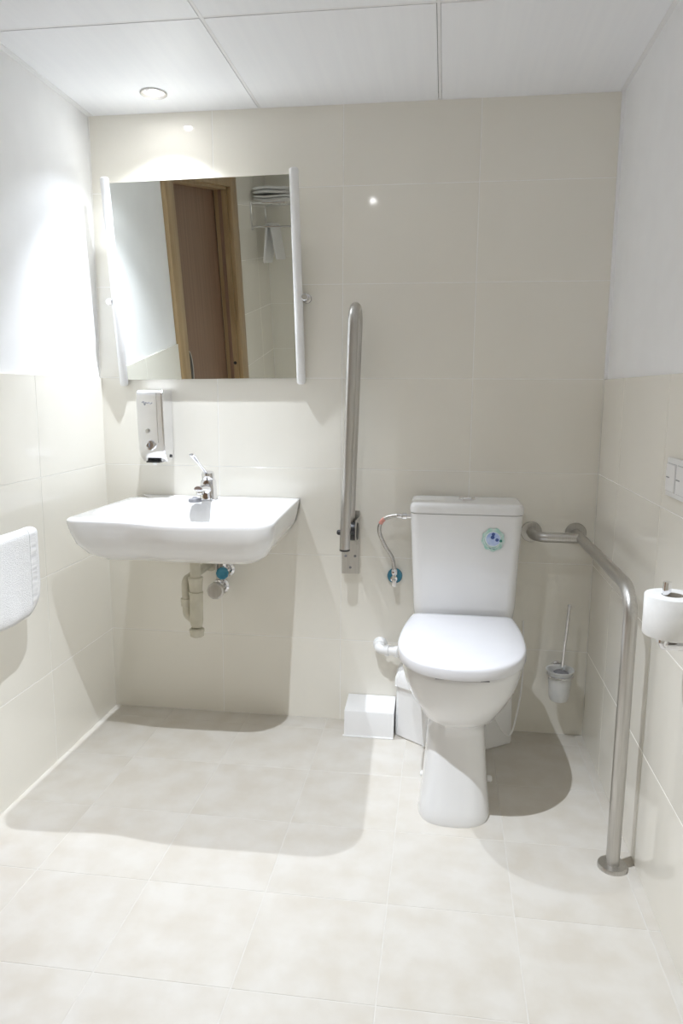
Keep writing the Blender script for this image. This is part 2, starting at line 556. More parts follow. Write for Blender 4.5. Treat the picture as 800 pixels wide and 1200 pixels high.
# ------------------------------------------------------------------ tilting mirror
MP = Vector((-0.473, -0.042, 1.531))
TILT, ROLL = 0.104, 0.014
mir = thing('tilting_mirror', 'frameless tilted mirror held between two white side rails above the basin', 'mirror', tuple(MP))
def mp(u, l, n=0.0):
    u, l = u * math.cos(ROLL) - l * math.sin(ROLL), u * math.sin(ROLL) + l * math.cos(ROLL)
    s, c = math.sin(TILT), math.cos(TILT)
    return MP + Vector((u, -l * s - n * c, l * c - n * s))      # n: towards the room
def mbox(name, u0, u1, l0, l1, n0, n1, material, bev=0.0):
    bm = bmesh.new()
    vs = add_box(bm, (u0, l0, n0), (u1, l1, n1), bev, 3)
    for v in bm.verts:
        v.co = mp(v.co.x, v.co.y, v.co.z)
    return new_obj(name, bm, material, mir, smooth=False)
mbox('glass', -0.311, 0.311, -0.271, 0.387, -0.005, 0.0, M['mirror'])
mbox('backing', -0.300, 0.300, -0.262, 0.375, -0.008, -0.0055, M['plastic'])
for sgn in (-1, 1):
    bm = bmesh.new()
    pts = []
    r = 0.0155
    for l, rr in ((-0.293, 0.009), (-0.290, 0.0135), (-0.286, r), (0.400, r), (0.404, 0.0135), (0.407, 0.009)):
        pts.append([mp(sgn * 0.3265 + rr * math.cos(a), l, 0.0 + rr * 0.72 * math.sin(a)) for a in [2 * PI * k / 24 for k in range(24)]])
    add_loft(bm, pts)
    new_obj('rail', bm, M['plastic'], mir)
    bx_ = MP.x + sgn * 0.350
    br = lathe('pivot_bracket', (bx_, -0.0005, MP.z + sgn * 0.004), (0, -1, 0), [(0.016, 0), (0.016, 0.004), (0.0145, 0.006), (0.0075, 0.007), (0.0075, 0.030), (0.0105, 0.031), (0.0115, 0.033), (0.0115, 0.050), (0.0095, 0.052)], M['chrome'], mir)
    lathe('pivot_pin', (bx_, -0.042, MP.z + sgn * 0.004), (-sgn, 0, 0), [(0.006, 0), (0.006, 0.020)], M['chrome'], mir, 16)

# ------------------------------------------------------------------ soap dispenser
sx = -0.668
disp = thing('soap_dispenser', 'polished chrome wall soap dispenser beside the mirror above the basin', 'dispenser', (sx, 0, 0.97))
bm = bmesh.new()
rings = []
for z, yf, w in ((0.968, -0.060, 0.046), (0.990, -0.080, 0.048), (1.010, -0.088, 0.049), (1.10, -0.094, 0.049), (1.19, -0.098, 0.049), (1.212, -0.096, 0.049), (1.220, -0.088, 0.048)):
    rings.append(rrect(sx - w, sx + w, yf, -0.001, 0.006, z, 3))
add_loft(bm, rings)
new_obj('body', bm, M['satin'], disp, angle=25, weighted=True)
bm = bmesh.new()
rings = []
for z, yf in ((1.035, -0.0925), (1.10, -0.0970), (1.19, -0.1010), (1.211, -0.0990)):
    rings.append(rrect(sx - 0.046, sx + 0.026, yf, yf + 0.012, 0.0006, z, 1))
add_loft(bm, rings)
new_obj('front_cover', bm, M['satin'], disp, angle=25, weighted=True)
lathe('sight_glass', (sx - 0.010, -0.0945, 1.078), (0, -1, 0), [(0.0085, 0), (0.0085, 0.003), (0.007, 0.0036)], M['steel'], disp)
lathe('push_button', (sx - 0.004, -0.083, 1.026), Vector((0.1, -1, 0.1)), [(0.0180, 0), (0.0180, 0.016), (0.0165, 0.018), (0.012, 0.0185), (0.0115, 0.0165)], M['satin'], disp)
box('push_mark', (sx - 0.0055, -0.1030, 1.020), (sx - 0.0025, -0.0985, 1.036), M['grey_print'], disp)
bm = bmesh.new()
add_box(bm, (sx - 0.028, -0.075, 0.964), (sx + 0.022, -0.025, 0.969))
new_obj('outlet', bm, M['black'], disp)
lathe('nozzle', (sx - 0.004, -0.055, 0.968), (0, 0, -1), [(0.008, 0), (0.008, 0.010), (0.005, 0.014)], M['plastic'], disp, 16)
lathe('key_lock', (sx + 0.049, -0.030, 0.985), (1, 0, 0), [(0.006, 0), (0.006, 0.002)], M['black'], disp, 16)
# raised maker's script on the cover
script = spline([(sx - 0.026, -0.102, 1.176), (sx - 0.020, -0.102, 1.181), (sx - 0.016, -0.1018, 1.168), (sx - 0.012, -0.102, 1.178), (sx - 0.006, -0.102, 1.174), (sx - 0.001, -0.102, 1.178), (sx + 0.005, -0.102, 1.173), (sx + 0.012, -0.102, 1.177)], 5)
tube('script_mark', script, 0.0012, M['grey_print'], disp, 6)

# ------------------------------------------------------------------ wash basin
BX0, BX1, BZ = -0.765, -0.130, 0.838
bxc = (BX0 + BX1) / 2
basin = thing('wash_basin', 'wide white ceramic wash basin fixed to the tiled back wall', 'basin', (bxc, 0, 0.69))
def basin_outline():
    pts = []
    def arc(cx_, cy_, r, a0, a1, n):
        for k in range(n + 1):
            a = math.radians(a0 + (a1 - a0) * k / n)
            pts.append((cx_ + r * math.cos(a), cy_ + r * math.sin(a)))
    n = 24
    for k in range(n):          # back edge, right to left
        pts.append((-0.150 + (BX0 + 0.010 + 0.150) * k / n, -0.002))
    arc(BX0 + 0.016, -0.008, 0.006, 90, 180, 3)
    for k in range(1, 12):
        pts.append((BX0 + 0.010 - 0.008 * math.sin(PI * k / 24), -0.008 - 0.50 * k / 12))
    arc(BX0 + 0.052, -0.522, 0.050, 180, 268, 8)
    x0, x1 = BX0 + 0.056, BX1 - 0.085
    for k in range(1, 24):      # front, slight wave
        t = k / 24
        pts.append((x0 + (x1 - x0) * t, -0.572 - 0.006 * math.sin(PI * t) + 0.014 * math.exp(-((t - 0.30) / 0.16) ** 2)))
    arc(BX1 - 0.080, -0.492, 0.080, 270, 360, 10)
    for k in range(1, 12):
        t = k / 12
        pts.append((BX1 - 0.020 * t, -0.492 + 0.484 * t))
    arc(-0.156, -0.008, 0.006, 0, 90, 3)
    return pts
OUT = basin_outline()
def oring(z, sx_, sy_, dip=0.0):
    r = []
    for x, y in OUT:
        yy = y * sy_ if y < -0.003 else y
        r.append(Vector((bxc + (x - bxc) * sx_, yy, z - dip * max(0.0, min(1.0, (-y - 0.45) / 0.1)) * math.exp(-((x - bxc - 0.03) / 0.17) ** 2))))
    return r
DIP = 0.006
icx, icy = bxc, -0.325
def iring(z, a, b, p=2.5):
    r = []
    for x, y in OUT:
        t = math.atan2((y - icy) / 0.27, (x - icx) / 0.32)
        c, s = math.cos(t), math.sin(t)
        r.append(Vector((icx + a * math.copysign(abs(c) ** (2 / p), c), icy + b * math.copysign(abs(s) ** (2 / p), s), z)))
    return r
rings = [oring(0.678, 0.30, 0.40), oring(0.680, 0.50, 0.56), oring(0.686, 0.66, 0.72), oring(0.700, 0.79, 0.83), oring(0.725, 0.885, 0.905), oring(0.758, 0.950, 0.958), oring(0.795, 0.983, 0.984, DIP * 0.6), oring(0.822, 0.997, 0.998, DIP), oring(0.831, 1.0, 1.0, DIP), oring(0.836, 0.996, 0.997, DIP), oring(0.838, 0.988, 0.991, DIP)]
rings += [iring(0.8372, 0.283, 0.212), iring(0.834, 0.275, 0.204), iring(0.820, 0.262, 0.192), iring(0.790, 0.243, 0.175), iring(0.755, 0.205, 0.145, 2.2), iring(0.730, 0.150, 0.105, 2), iring(0.718, 0.080, 0.060, 2), iring(0.715, 0.026, 0.026, 2)]
bm = bmesh.new()
add_loft(bm, rings)
new_obj('bowl', bm, M['ceramic'], basin, angle=60)
lathe('drain', (icx, icy, 0.7155), (0, 0, 1), [(0.030, 0), (0.031, 0.002), (0.026, 0.004), (0.010, 0.0045)], M['chrome'], basin)

# ------------------------------------------------------------------ basin mixer tap
tx, ty, tz = -0.466, -0.080, 0.8375
tap = thing('mixer_tap', 'chrome single lever mixer tap standing on the basin', 'tap', (tx, ty, tz))
bm = bmesh.new()
rings = []
for z, w, yb, yf in ((0.0, 0.028, 0.030, -0.030), (0.004, 0.029, 0.031, -0.031), (0.010, 0.0265, 0.029, -0.028), (0.040, 0.0250, 0.028, -0.027), (0.062, 0.0240, 0.028, -0.026), (0.070, 0.0220, 0.026, -0.022)):
    rings.append(rrect(tx - w, tx + w, ty + yf, ty + yb, 0.014, tz + z, 5))
add_loft(bm, rings)
new_obj('body', bm, M['chrome'], tap)
bm = bmesh.new()
rings = []
for d, hw, zc, hh in ((0.0, 0.019, 0.040, 0.020), (0.045, 0.017, 0.046, 0.014), (0.085, 0.0155, 0.050, 0.011), (0.100, 0.0145, 0.051, 0.009)):
    rings.append([Vector((tx + hw * math.cos(a), ty - 0.012 - d, tz + zc + hh * math.sin(a))) for a in [2 * PI * k / 24 for k in range(24)]])
add_loft(bm, rings)
spout = new_obj('spout', bm, M['chrome'], tap)
lathe('aerator', (tx, ty - 0.094, tz + 0.046), (0, 0, -1), [(0.0125, 0), (0.0130, 0.004), (0.0130, 0.014), (0.010, 0.016)], M['chrome'], tap, 24)
lathe('cartridge_cap', (tx, ty + 0.002, tz + 0.066), Vector((0, -0.20, 1)), [(0.0215, 0), (0.0225, 0.004), (0.0225, 0.026), (0.0200, 0.032), (0.010, 0.034)], M['chrome'], tap, 28)
bm = bmesh.new()
rings = []
p0, p1 = Vector((tx, ty - 0.012, tz + 0.092)), Vector((tx - 0.022, ty - 0.105, tz + 0.168))
dirv = (p1 - p0).normalized()
side = Vector((1, 0, 0))
upv = dirv.cross(side).normalized()
for f, w, h in ((-0.06, 0.007, 0.005), (0.1, 0.006, 0.0045), (0.55, 0.006, 0.0045), (0.75, 0.009, 0.005), (0.93, 0.0115, 0.005), (1.0, 0.009, 0.004)):
    c = p0.lerp(p1, f)
    rings.append([c + side * w * math.cos(a) + upv * h * math.sin(a) for a in [2 * PI * k / 16 for k in range(16)]])
add_loft(bm, rings)
new_obj('lever', bm, M['chrome'], tap)
lathe('plug_rod', (tx, ty + 0.022, tz + 0.060), (0, 0, 1), [(0.003, 0), (0.003, 0.020), (0.006, 0.021), (0.006, 0.028), (0.003, 0.030)], M['chrome'], tap, 16)
# black rubber plug lying on the deck
plug = thing('basin_plug', 'dark grey rubber plug lying beside the mixer tap', 'plug', (tx - 0.026, ty - 0.070, tz))
lathe('stopper', (tx - 0.026, ty - 0.070, tz + 0.0005), (0, 0, 1), [(0.022, 0), (0.024, 0.003), (0.022, 0.011), (0.012, 0.013), (0.006, 0.018)], M['grey_print'], plug, 28)

# ------------------------------------------------------------------ trap under the basin
qx, qy = -0.461, -0.255
trap = thing('bottle_trap', 'beige plastic drain trap hanging under the basin', 'drain trap', (qx, qy, 0.39))
lathe('tail_pipe', (qx, qy, 0.596), (0, 0, 1), [(0.0175, 0), (0.0175, 0.084)], M['trap'], trap)
lathe('nut', (qx, qy, 0.545), (0, 0, 1), [(0.018, -0.004), (0.021, 0.0), (0.0215, 0.004), (0.0235, 0.030), (0.0255, 0.046), (0.0255, 0.050), (0.019, 0.053)], M['trap'], trap)
lathe('cup', (qx, qy, 0.402), (0, 0, 1), [(0.014, 0.018), (0.0190, 0.024), (0.0225, 0.040), (0.0230, 0.130), (0.0245, 0.136), (0.0245, 0.143), (0.019, 0.145)], M['trap'], trap)
lathe('cleanout_cap', (qx, qy, 0.388), (0, 0, 1), [(0.019, 0), (0.0235, 0.003), (0.0240, 0.014), (0.0255, 0.017), (0.0255, 0.026), (0.020, 0.030)], M['trap'], trap)
rp = fillet([(qx - 0.004, qy + 0.002, 0.440), (qx - 0.036, qy + 0.010, 0.462), (qx - 0.040, qy + 0.014, 0.580), (qx - 0.030, -0.01, 0.585)], [0.02, 0.022], 6)
tube('return_pipe', rp, 0.0155, M['trap'], trap)
lathe('return_nut', (qx - 0.0375, qy + 0.0125, 0.490), (0, 0, 1), [(0.016, 0), (0.0195, 0.002), (0.0195, 0.013), (0.0205, 0.015), (0.0205, 0.027), (0.016, 0.030)], M['trap'], trap)
lathe('wall_flange', (qx - 0.030, -0.0005, 0.585), (0, -1, 0), [(0.030, 0), (0.030, 0.004), (0.018, 0.012)], M['trap'], trap)

# angle valves with hoses behind the trap
def angle_valve(x, z, label, name='stop_valve', hose_to=None, knob='blue'):
    v = thing(name, label, 'valve', (x, 0, z), None)
    lathe('rosette', (x, -0.0005, z), (0, -1, 0), [(0.030, 0), (0.030, 0.003), (0.022, 0.009)], M['chrome'], v)
    lathe('valve_body', (x, -0.006, z), (0, -1, 0), [(0.011, 0), (0.011, 0.030), (0.014, 0.031), (0.014, 0.050)], M['chrome'], v, 20)
    lathe('outlet_nut', (x, -0.040, z + 0.008), (0, 0, 1), [(0.008, 0), (0.008, 0.008), (0.011, 0.010), (0.011, 0.024), (0.008, 0.026)], M['chrome'], v, 6)
    return v
v = angle_valve(-0.450, 0.500, 'chrome angle valve with round steel handle on the wall behind the drain trap')
lathe('handle', (-0.450, -0.056, 0.500), (0, -1, 0), [(0.014, 0), (0.030, 0.004), (0.032, 0.010), (0.032, 0.022), (0.026, 0.026)], M['steel'], v, 10)
v2 = angle_valve(-0.428, 0.566, 'chrome angle valve with blue-tinted cap above the steel-handled valve under the basin')
lathe('handle', (-0.428, -0.056, 0.566), Vector((0.25, -1, 0)), [(0.014, 0), (0.022, 0.004), (0.023, 0.018), (0.018, 0.022)], M['blue'], v2, 10)
for vv, x, zz in ((v, -0.450, 0.535), (v2, -0.428, 0.592)):
    tube('hose', spline([(x, -0.042, zz), (x - 0.002, -0.046, zz + 0.05), (x, -0.060, zz + 0.09), (x, -0.080, 0.682)], 6), 0.0065, M['hose'], vv, 12)

# ------------------------------------------------------------------ fold-up grab bar
gx = 0.034
LEAN = 0.030
fold = thing('folding_grab_bar', 'brushed steel hinged grab bar folded upright against the back wall', 'grab bar', (gx, 0, 0.566))
box('wall_plate', (gx - 0.030, -0.004, 0.566), (gx + 0.034, -0.0003, 0.800), M['steel'], fold, 0.0015)
bm = bmesh.new()
def gp(y, z, dx=0.0):
    return Vector((gx + dx + LEAN * (z - 0.65), y, z))
pts = fillet([gp(-0.165, 0.690), gp(-0.165, 1.492), gp(-0.048, 1.492), gp(-0.048, 0.700)], 0.055, 10)
tube('loop_tube', pts, 0.0175, M['steel'], fold, 24)
lathe('end_cap', gp(-0.165, 0.692), (0, 0, -1), [(0.0178, 0), (0.0178, 0.005), (0.015, 0.007)], M['black'], fold, 24)
for sg in (-1, 1):
    box('hinge_cheek', (gx + sg * 0.026 - 0.002 + 0.004, -0.098, 0.690), (gx + sg * 0.026 + 0.002 + 0.004, -0.003, 0.778), M['steel'], fold, 0.001)
bm = bmesh.new()
add_lathe(bm, (gx - 0.006, -0.062, 0.735), (1, 0, 0), [(0.030, 0), (0.032, 0.004), (0.032, 0.038), (0.028, 0.041)], 24)
new_obj('hinge_block', bm, M['black'], fold)
lathe('hinge_pin', (gx - 0.022, -0.160, 0.748), (1, 0, 0), [(0.006, -0.004), (0.009, 0), (0.009, 0.008), (0.005, 0.010), (0.005, 0.055)], M['black'], fold, 20)
for (dx, z) in ((-0.016, 0.632), (0.018, 0.632), (0.001, 0.590)):
    lathe('screw', (gx + dx, -0.0035, z), (0, -1, 0), [(0.0048, 0), (0.0048, 0.002), (0.003, 0.003)], M['grey_print'], fold, 12)

# ------------------------------------------------------------------ toilet
AX = 0.4365
def axc(y):
    return AX + 0.030 * (y + 0.2)
toilet = thing('toilet', 'white close-coupled toilet with its lid closed', 'toilet', (0.425, -0.35, 0))
def egg(z, w, yf, yb, wb=None, p=2.3, pb=4.0, n=64, ym=None):
    """bowl ring: rounded front half, squarer back half"""
    wb = wb or w
    ym = ym if ym is not None else yf + w * 1.25
    r = []
    for i in range(n):
        t = 2 * PI * i / n
        c, s = math.cos(t), math.sin(t)
        if s <= 0:
            x = w * math.copysign(abs(c) ** (2 / p), c)
            y = ym + (ym - yf) * -(abs(s) ** (2 / p))
        else:
            k = abs(s) ** (2 / pb)
            x = (w + (wb - w) * k) * math.copysign(abs(c) ** (2 / pb), c)
            y = ym + (yb - ym) * k
        r.append(Vector((axc(y) + x, y, z)))
    return r
bm = bmesh.new()
prof = [  # z, w, yf, yb, wb, p
    (0.458, 0.172, -0.694, -0.020, 0.150, 2.3), (0.455, 0.175, -0.698, -0.019, 0.151, 2.3), (0.445, 0.1765, -0.699, -0.020, 0.150, 2.3), (0.42, 0.175, -0.695, -0.028, 0.145, 2.3),
    (0.39, 0.169, -0.686, -0.050, 0.140, 2.25), (0.36, 0.158, -0.672, -0.080, 0.13, 2.2), (0.33, 0.141, -0.653, -0.120, 0.12, 2.2), (0.308, 0.123, -0.634, -0.160, 0.11, 2.2),
    (0.292, 0.106, -0.616, -0.190, 0.095, 2.2), (0.280, 0.092, -0.599, -0.20, 0.087, 2.3), (0.272, 0.0855, -0.587, -0.20, 0.085, 2.4), (0.24, 0.0855, -0.588, -0.20, 0.085, 2.5),
    (0.18, 0.0880, -0.598, -0.20, 0.086, 2.6), (0.10, 0.0940, -0.616, -0.20, 0.09, 2.7), (0.04, 0.1010, -0.636, -0.20, 0.097, 2.7), (0.012, 0.1045, -0.645, -0.20, 0.101, 2.7), (0.0, 0.1040, -0.644, -0.20, 0.100, 2.7)]
add_loft(bm, [egg(z, w, yf, yb, wb, p, ym=max(yf + 1.5 * w, -0.48) if z > 0.3 else yf + 0.11) for z, w, yf, yb, wb, p in prof])
for vtx in bm.verts:
    if vtx.co.z < 0.30:
        vtx.co.x -= 0.010 * min(1, (0.30 - vtx.co.z) / 0.06)
new_obj('bowl', bm, M['ceramic'], toilet, angle=60)

def lid_ring(z, inset=0.0):
    """D-shaped seat outline: straight back with rounded corners, widest behind the middle"""
    w, wb, yb, ym, yf = 0.186 - inset, 0.166 - inset, -0.224 - inset, -0.480, -0.717 + inset
    rc = max(0.024 - inset * 0.3, 0.006)
    pts = []
    n = 40
    for i in range(n + 1):                      # front half, right to left
        t = PI * i / n
        c, q = math.cos(t), math.sin(t)
        e = 2 / 2.25
        pts.append((w * math.copysign(abs(c) ** e, c), ym - (ym - yf) * abs(q) ** e))
    def side_(sg):
        out = []
        for k in range(1, 9):                   # side, front to back
            f = k / 9
            out.append((sg * (w + (wb - w) * f * f), ym + (yb - rc - ym) * f))
        for k in range(9):                      # rounded back corner
            a = PI / 2 * k / 8
            out.append((sg * (wb - rc + rc * math.cos(a)), yb - rc + rc * math.sin(a)))
        return out
    pts += side_(-1)
    for k in range(1, 10):
        pts.append((-(wb - rc) + 2 * (wb - rc) * k / 10, yb))
    pts += side_(1)[::-1]
    return [Vector((axc(y) + x - 0.002, y, z)) for x, y in pts]
bm = bmesh.new()
add_loft(bm, [lid_ring(0.4590, 0.020), lid_ring(0.4595, 0.017), lid_ring(0.470, 0.016), lid_ring(0.4715, 0.018)])
new_obj('seat', bm, M['seat'], toilet, angle=50)
bm = bmesh.new()
add_loft(bm, [lid_ring(0.4725, 0.014), lid_ring(0.4665, 0.004), lid_ring(0.4660, 0.0015), lid_ring(0.4685, 0.0), lid_ring(0.491, 0.0008), lid_ring(0.4955, 0.0022), lid_ring(0.4990, 0.0060), lid_ring(0.5015, 0.0150), lid_ring(0.503, 0.035), lid_ring(0.5045, 0.08), lid_ring(0.505, 0.14)])
new_obj('lid', bm, M['seat'], toilet, angle=50)
for sg in (-1, 1):
    box('hinge', (AX + sg * 0.075 - 0.018, -0.245, 0.459), (AX + sg * 0.075 + 0.018, -0.219, 0.482), M['seat'], toilet, 0.004)
for sg in (-1, 1):
    box('seat_buffer', (axc(-.6) + sg * 0.06 - 0.012, -0.690, 0.4570), (axc(-.6) + sg * 0.06 + 0.012, -0.680, 0.4590), M['grey_print'], toilet)
# cistern
bm = bmesh.new()
rings = []
for z, xa, xb, yf in ((0.459, 0.280, 0.594, -0.185), (0.475, 0.275, 0.601, -0.198), (0.52, 0.271, 0.607, -0.206), (0.68, 0.2640, 0.611, -0.214), (0.80, 0.2575, 0.6165, -0.220), (0.8285, 0.2570, 0.617, -0.220)):
    rings.append(rrect(xa, xb, yf, -0.014, 0.034, z, 8))
add_loft(bm, rings)
cist = new_obj('cistern', bm, M['ceramic'], toilet, angle=50, weighted=True)
bm = bmesh.new()
rings = []
for z, d in ((0.8285, 0.010), (0.8320, 0.008), (0.8320, 0.0008), (0.8335, 0.0), (0.850, 0.0), (0.857, 0.002), (0.8615, 0.006), (0.8640, 0.014), (0.8645, 0.03), (0.8648, 0.045)):
    rings.append(rrect(0.2545 + d, 0.6200 - d, -0.2235 + d, -0.012 - d, max(0.034 - d, 0.006), z, 8))
add_loft(bm, rings)
new_obj('cistern_lid', bm, M['ceramic'], toilet, angle=50, weighted=True)
fb = lathe('flush_button', (0.440, -0.115, 0.8645), (0, 0, 1), [(0.028, 0), (0.028, 0.006), (0.025, 0.009), (0.0235, 0.0085), (0.0225, 0.0100), (0.012, 0.0118), (0.0, 0.012)], M['chrome'], toilet)
# sticker on the cistern: mint splash, blue centre, dots
st = Vector((0.524, -0.2195, 0.752))
tl = Vector((0, -1, -0.035)).normalized()
stick = ellipse_disc('sticker', st, tl, 0.036, 0.0022, M['mint'], toilet, 0.038, 56, 9, 0.05)
up_ = Vector((0, 0, 1))
def sdot(name, dx, dz, r, mtl, h, rb=None):
    o = ellipse_disc(name, st + Vector((dx, 0, dz)) + tl * h, tl, r, 0.0006, M[mtl], toilet, rb, 20)
    return o
sdot('sticker_ring', -0.001, 0.002, 0.0250, 'stwhite', 0.0022)
sdot('sticker_centre', 0.000, 0.002, 0.0225, 'stblue', 0.0028)
for dx, dz, r, mm in ((0.000, 0.018, 0.0055, 'stnavy'), (-0.002, 0.008, 0.0062, 'stnavy'), (0.012, 0.0, 0.0055, 'stnavy'), (0.024, -0.003, 0.0045, 'stgreen')):
    sdot('sticker_dot', dx, dz, r, mm, 0.0034)
pts = [st + Vector((0.022 * math.cos(a), 0, -0.004 + 0.024 * math.sin(a))) + tl * 0.0030 for a in [PI * (1.15 + 0.7 * k / 14) for k in range(15)]]
tube('sticker_line', pts, 0.0010, M['stwhite'], toilet, 6)
pts = [st + Vector((0.029 * math.cos(a), 0, 0.029 * math.sin(a))) + tl * 0.0024 for a in [PI * (0.9 + 0.4 * k / 14) for k in range(15)]]
tube('sticker_line', pts, 0.0010, M['stwhite'], toilet, 6)
pts = spline([st + Vector((dx, 0, dz)) + tl * 0.0026 for dx, dz in ((-0.012, -0.025), (-0.008, -0.029), (-0.003, -0.028), (0.002, -0.030), (0.006, -0.029))], 5)
tube('sticker_lettering', pts, 0.0014, M['stgreen'], toilet, 6)
# fixing screws at the pedestal foot
for xx, yy in ((0.318, -0.42), (0.531, -0.42)):
    s_ = -1 if xx < 0.4 else 1
    lathe('fixing_bolt', (xx - s_ * 0.010, yy, 0.035), (s_, 0, 0), [(0.010, 0), (0.010, 0.010), (0.006, 0.014)], M['plastic'], toilet, 16)

# white waste elbow between wall and toilet
wp = thing('inlet_pipe', 'white plastic pipe elbow from the wall to the toilet bowl', 'pipe', (0.15, 0, 0.28))
tube('elbow', fillet([(0.148, -0.001, 0.306), (0.148, -0.062, 0.306), (0.285, -0.090, 0.306)], 0.020, 6), 0.0165, M['plastic'], wp, 20)
lathe('wall_collar', (0.148, -0.0005, 0.306), (0, -1, 0), [(0.026, 0), (0.026, 0.006), (0.0205, 0.010), (0.0205, 0.03), (0.017, 0.032)], M['plastic'], wp)
for d in (0.172, 0.205):
    lathe('sleeve', (d, -0.0620 - (d - 0.148) * 0.2044, 0.306), (1, -0.2044, 0), [(0.0165, 0), (0.0205, 0.001), (0.0205, 0.013), (0.0165, 0.014)], M['plastic'], wp)

# macerator pump behind the pedestal
pump = thing('macerator_pump', 'white plastic pump box on the floor behind the toilet pedestal', 'pump', (0.42, -0.09, 0))
def pump_ring(z, o=0.0):
    xy = [(0.622 + o, -0.004), (0.214 - o, -0.004), (0.214 - o, -0.100 - o), (0.318, -0.176 - o), (0.520, -0.176 - o), (0.622 + o, -0.104 - o)]
    return [Vector((x, y, z)) for x, y in xy]
bm = bmesh.new()
add_loft(bm, [pump_ring(0.0, -0.004), pump_ring(0.006, 0.0), pump_ring(0.190, -0.003)])
es = [e for e in bm.edges if abs(e.verts[0].co.z - e.verts[1].co.z) > 0.05]
bmesh.ops.bevel(bm, geom=es, offset=0.010, segments=3, affect='EDGES')
new_obj('tank', bm, M['plastic'], pump, weighted=True)
bm = bmesh.new()
add_loft(bm, [pump_ring(0.188, 0.002), pump_ring(0.190, 0.004), pump_ring(0.215, 0.003), pump_ring(0.240, -0.008), pump_ring(0.2475, -0.020)])
es = [e for e in bm.edges if abs(e.verts[0].co.z - e.verts[1].co.z) > 0.006]
bmesh.ops.bevel(bm, geom=es, offset=0.009, segments=3, affect='EDGES')
new_obj('pump_lid', bm, M['plastic'], pump, weighted=True)
cable = tube('power_cable', spline([(0.560, -0.152, 0.110), (0.585, -0.160, 0.070), (0.612, -0.150, 0.055), (0.632, -0.115, 0.095), (0.655, -0.05, 0.19), (0.660, -0.012, 0.30), (0.655, -0.006, 0.42)], 8), 0.0030, M['plastic'], pump, 10)

# boxed pipe cover at the wall foot
cover = thing('pipe_cover', 'low white boxed pipe cover on the floor beside the pump', 'pipe cover', (0.125, -0.06, 0))
bm = bmesh.new()
prof = [(-0.002, 0.0), (-0.134, 0.0), (-0.129, 0.088), (-0.126, 0.094), (-0.120, 0.096), (-0.050, 0.104), (-0.002, 0.106)]
rings = [[Vector((x, y, z)) for y, z in prof] for x in (0.0335, 0.0350, 0.2080, 0.2095)]
add_loft(bm, rings)
new_obj('cover_shell', bm, M['plastic'], cover)
box('base_lip', (0.028, -0.138, 0.0), (0.2095, -0.128, 0.005), M['plastic'], cover, 0.001)

# toilet stop valve and hose
tv = thing('toilet_stop_valve', 'blue-capped chrome stop valve with braided hose feeding the toilet cistern', 'valve', (0.197, 0, 0.563))
lathe('rosette', (0.197, -0.0005, 0.566), (0, -1, 0), [(0.0270, 0), (0.0270, 0.010), (0.0250, 0.016), (0.012, 0.018)], M['blue'], tv)
lathe('valve_body', (0.197, -0.016, 0.566), (0, -1, 0), [(0.009, 0), (0.009, 0.020), (0.012, 0.022), (0.012, 0.038), (0.006, 0.040)], M['chrome'], tv, 20)
box('handle', (0.190, -0.064, 0.540), (0.206, -0.050, 0.566), M['chrome'], tv, 0.003)
lathe('outlet_nut', (0.197, -0.036, 0.574), (0, 0, 1), [(0.007, 0), (0.010, 0.004), (0.010, 0.018), (0.007, 0.024)], M['chrome'], tv, 8)
hp = spline([(0.197, -0.036, 0.595), (0.188, -0.040, 0.640), (0.160, -0.050, 0.690), (0.143, -0.060, 0.740), (0.155, -0.068, 0.778), (0.190, -0.075, 0.795), (0.225, -0.080, 0.797)], 8)
tube('hose', hp, 0.0068, M['hose'], tv, 14)
tube('colour_sleeve', hp[29:35], 0.0074, M['redband'], tv, 14)
lathe('hose_nut', (0.222, -0.0800, 0.797), (1, 0, 0), [(0.007, -0.018), (0.0085, -0.015), (0.0085, 0), (0.0115, 0.003), (0.0115, 0.016), (0.008, 0.018), (0.008, 0.034)], M['chrome'], tv, 12)

# ------------------------------------------------------------------ floor-to-wall grab bar
RX, RY = 0.824, -0.762
bar = thing('floor_grab_bar', 'brushed steel grab bar from the back wall down to a floor flange beside the toilet', 'grab bar', (RX, RY, 0))
tube('main_tube', fillet([(0.818, -0.002, 0.742), (RX, RY, 0.742), (RX - 0.001, RY, 0.008)], 0.085, 14), 0.0170, M['steel'], bar, 28)
tube('branch_tube', fillet([(0.668, -0.002, 0.742), (0.668, -0.100, 0.742), (0.819, -0.100, 0.742)], 0.060, 10), 0.0170, M['steel'], bar, 28)
for x in (0.668, 0.818):
    lathe('wall_flange', (x, -0.0005, 0.742), (0, -1, 0), [(0.036, 0), (0.036, 0.006), (0.034, 0.009), (0.0175, 0.0095), (0.0175, 0.012)], M['steel'], bar, 36)
lathe('floor_flange', (RX - 0.001, RY, 0.0), (0, 0, 1), [(0.0375, 0.0), (0.0375, 0.008), (0.0355, 0.011), (0.0178, 0.012), (0.0178, 0.016)], M['steel'], bar, 36)

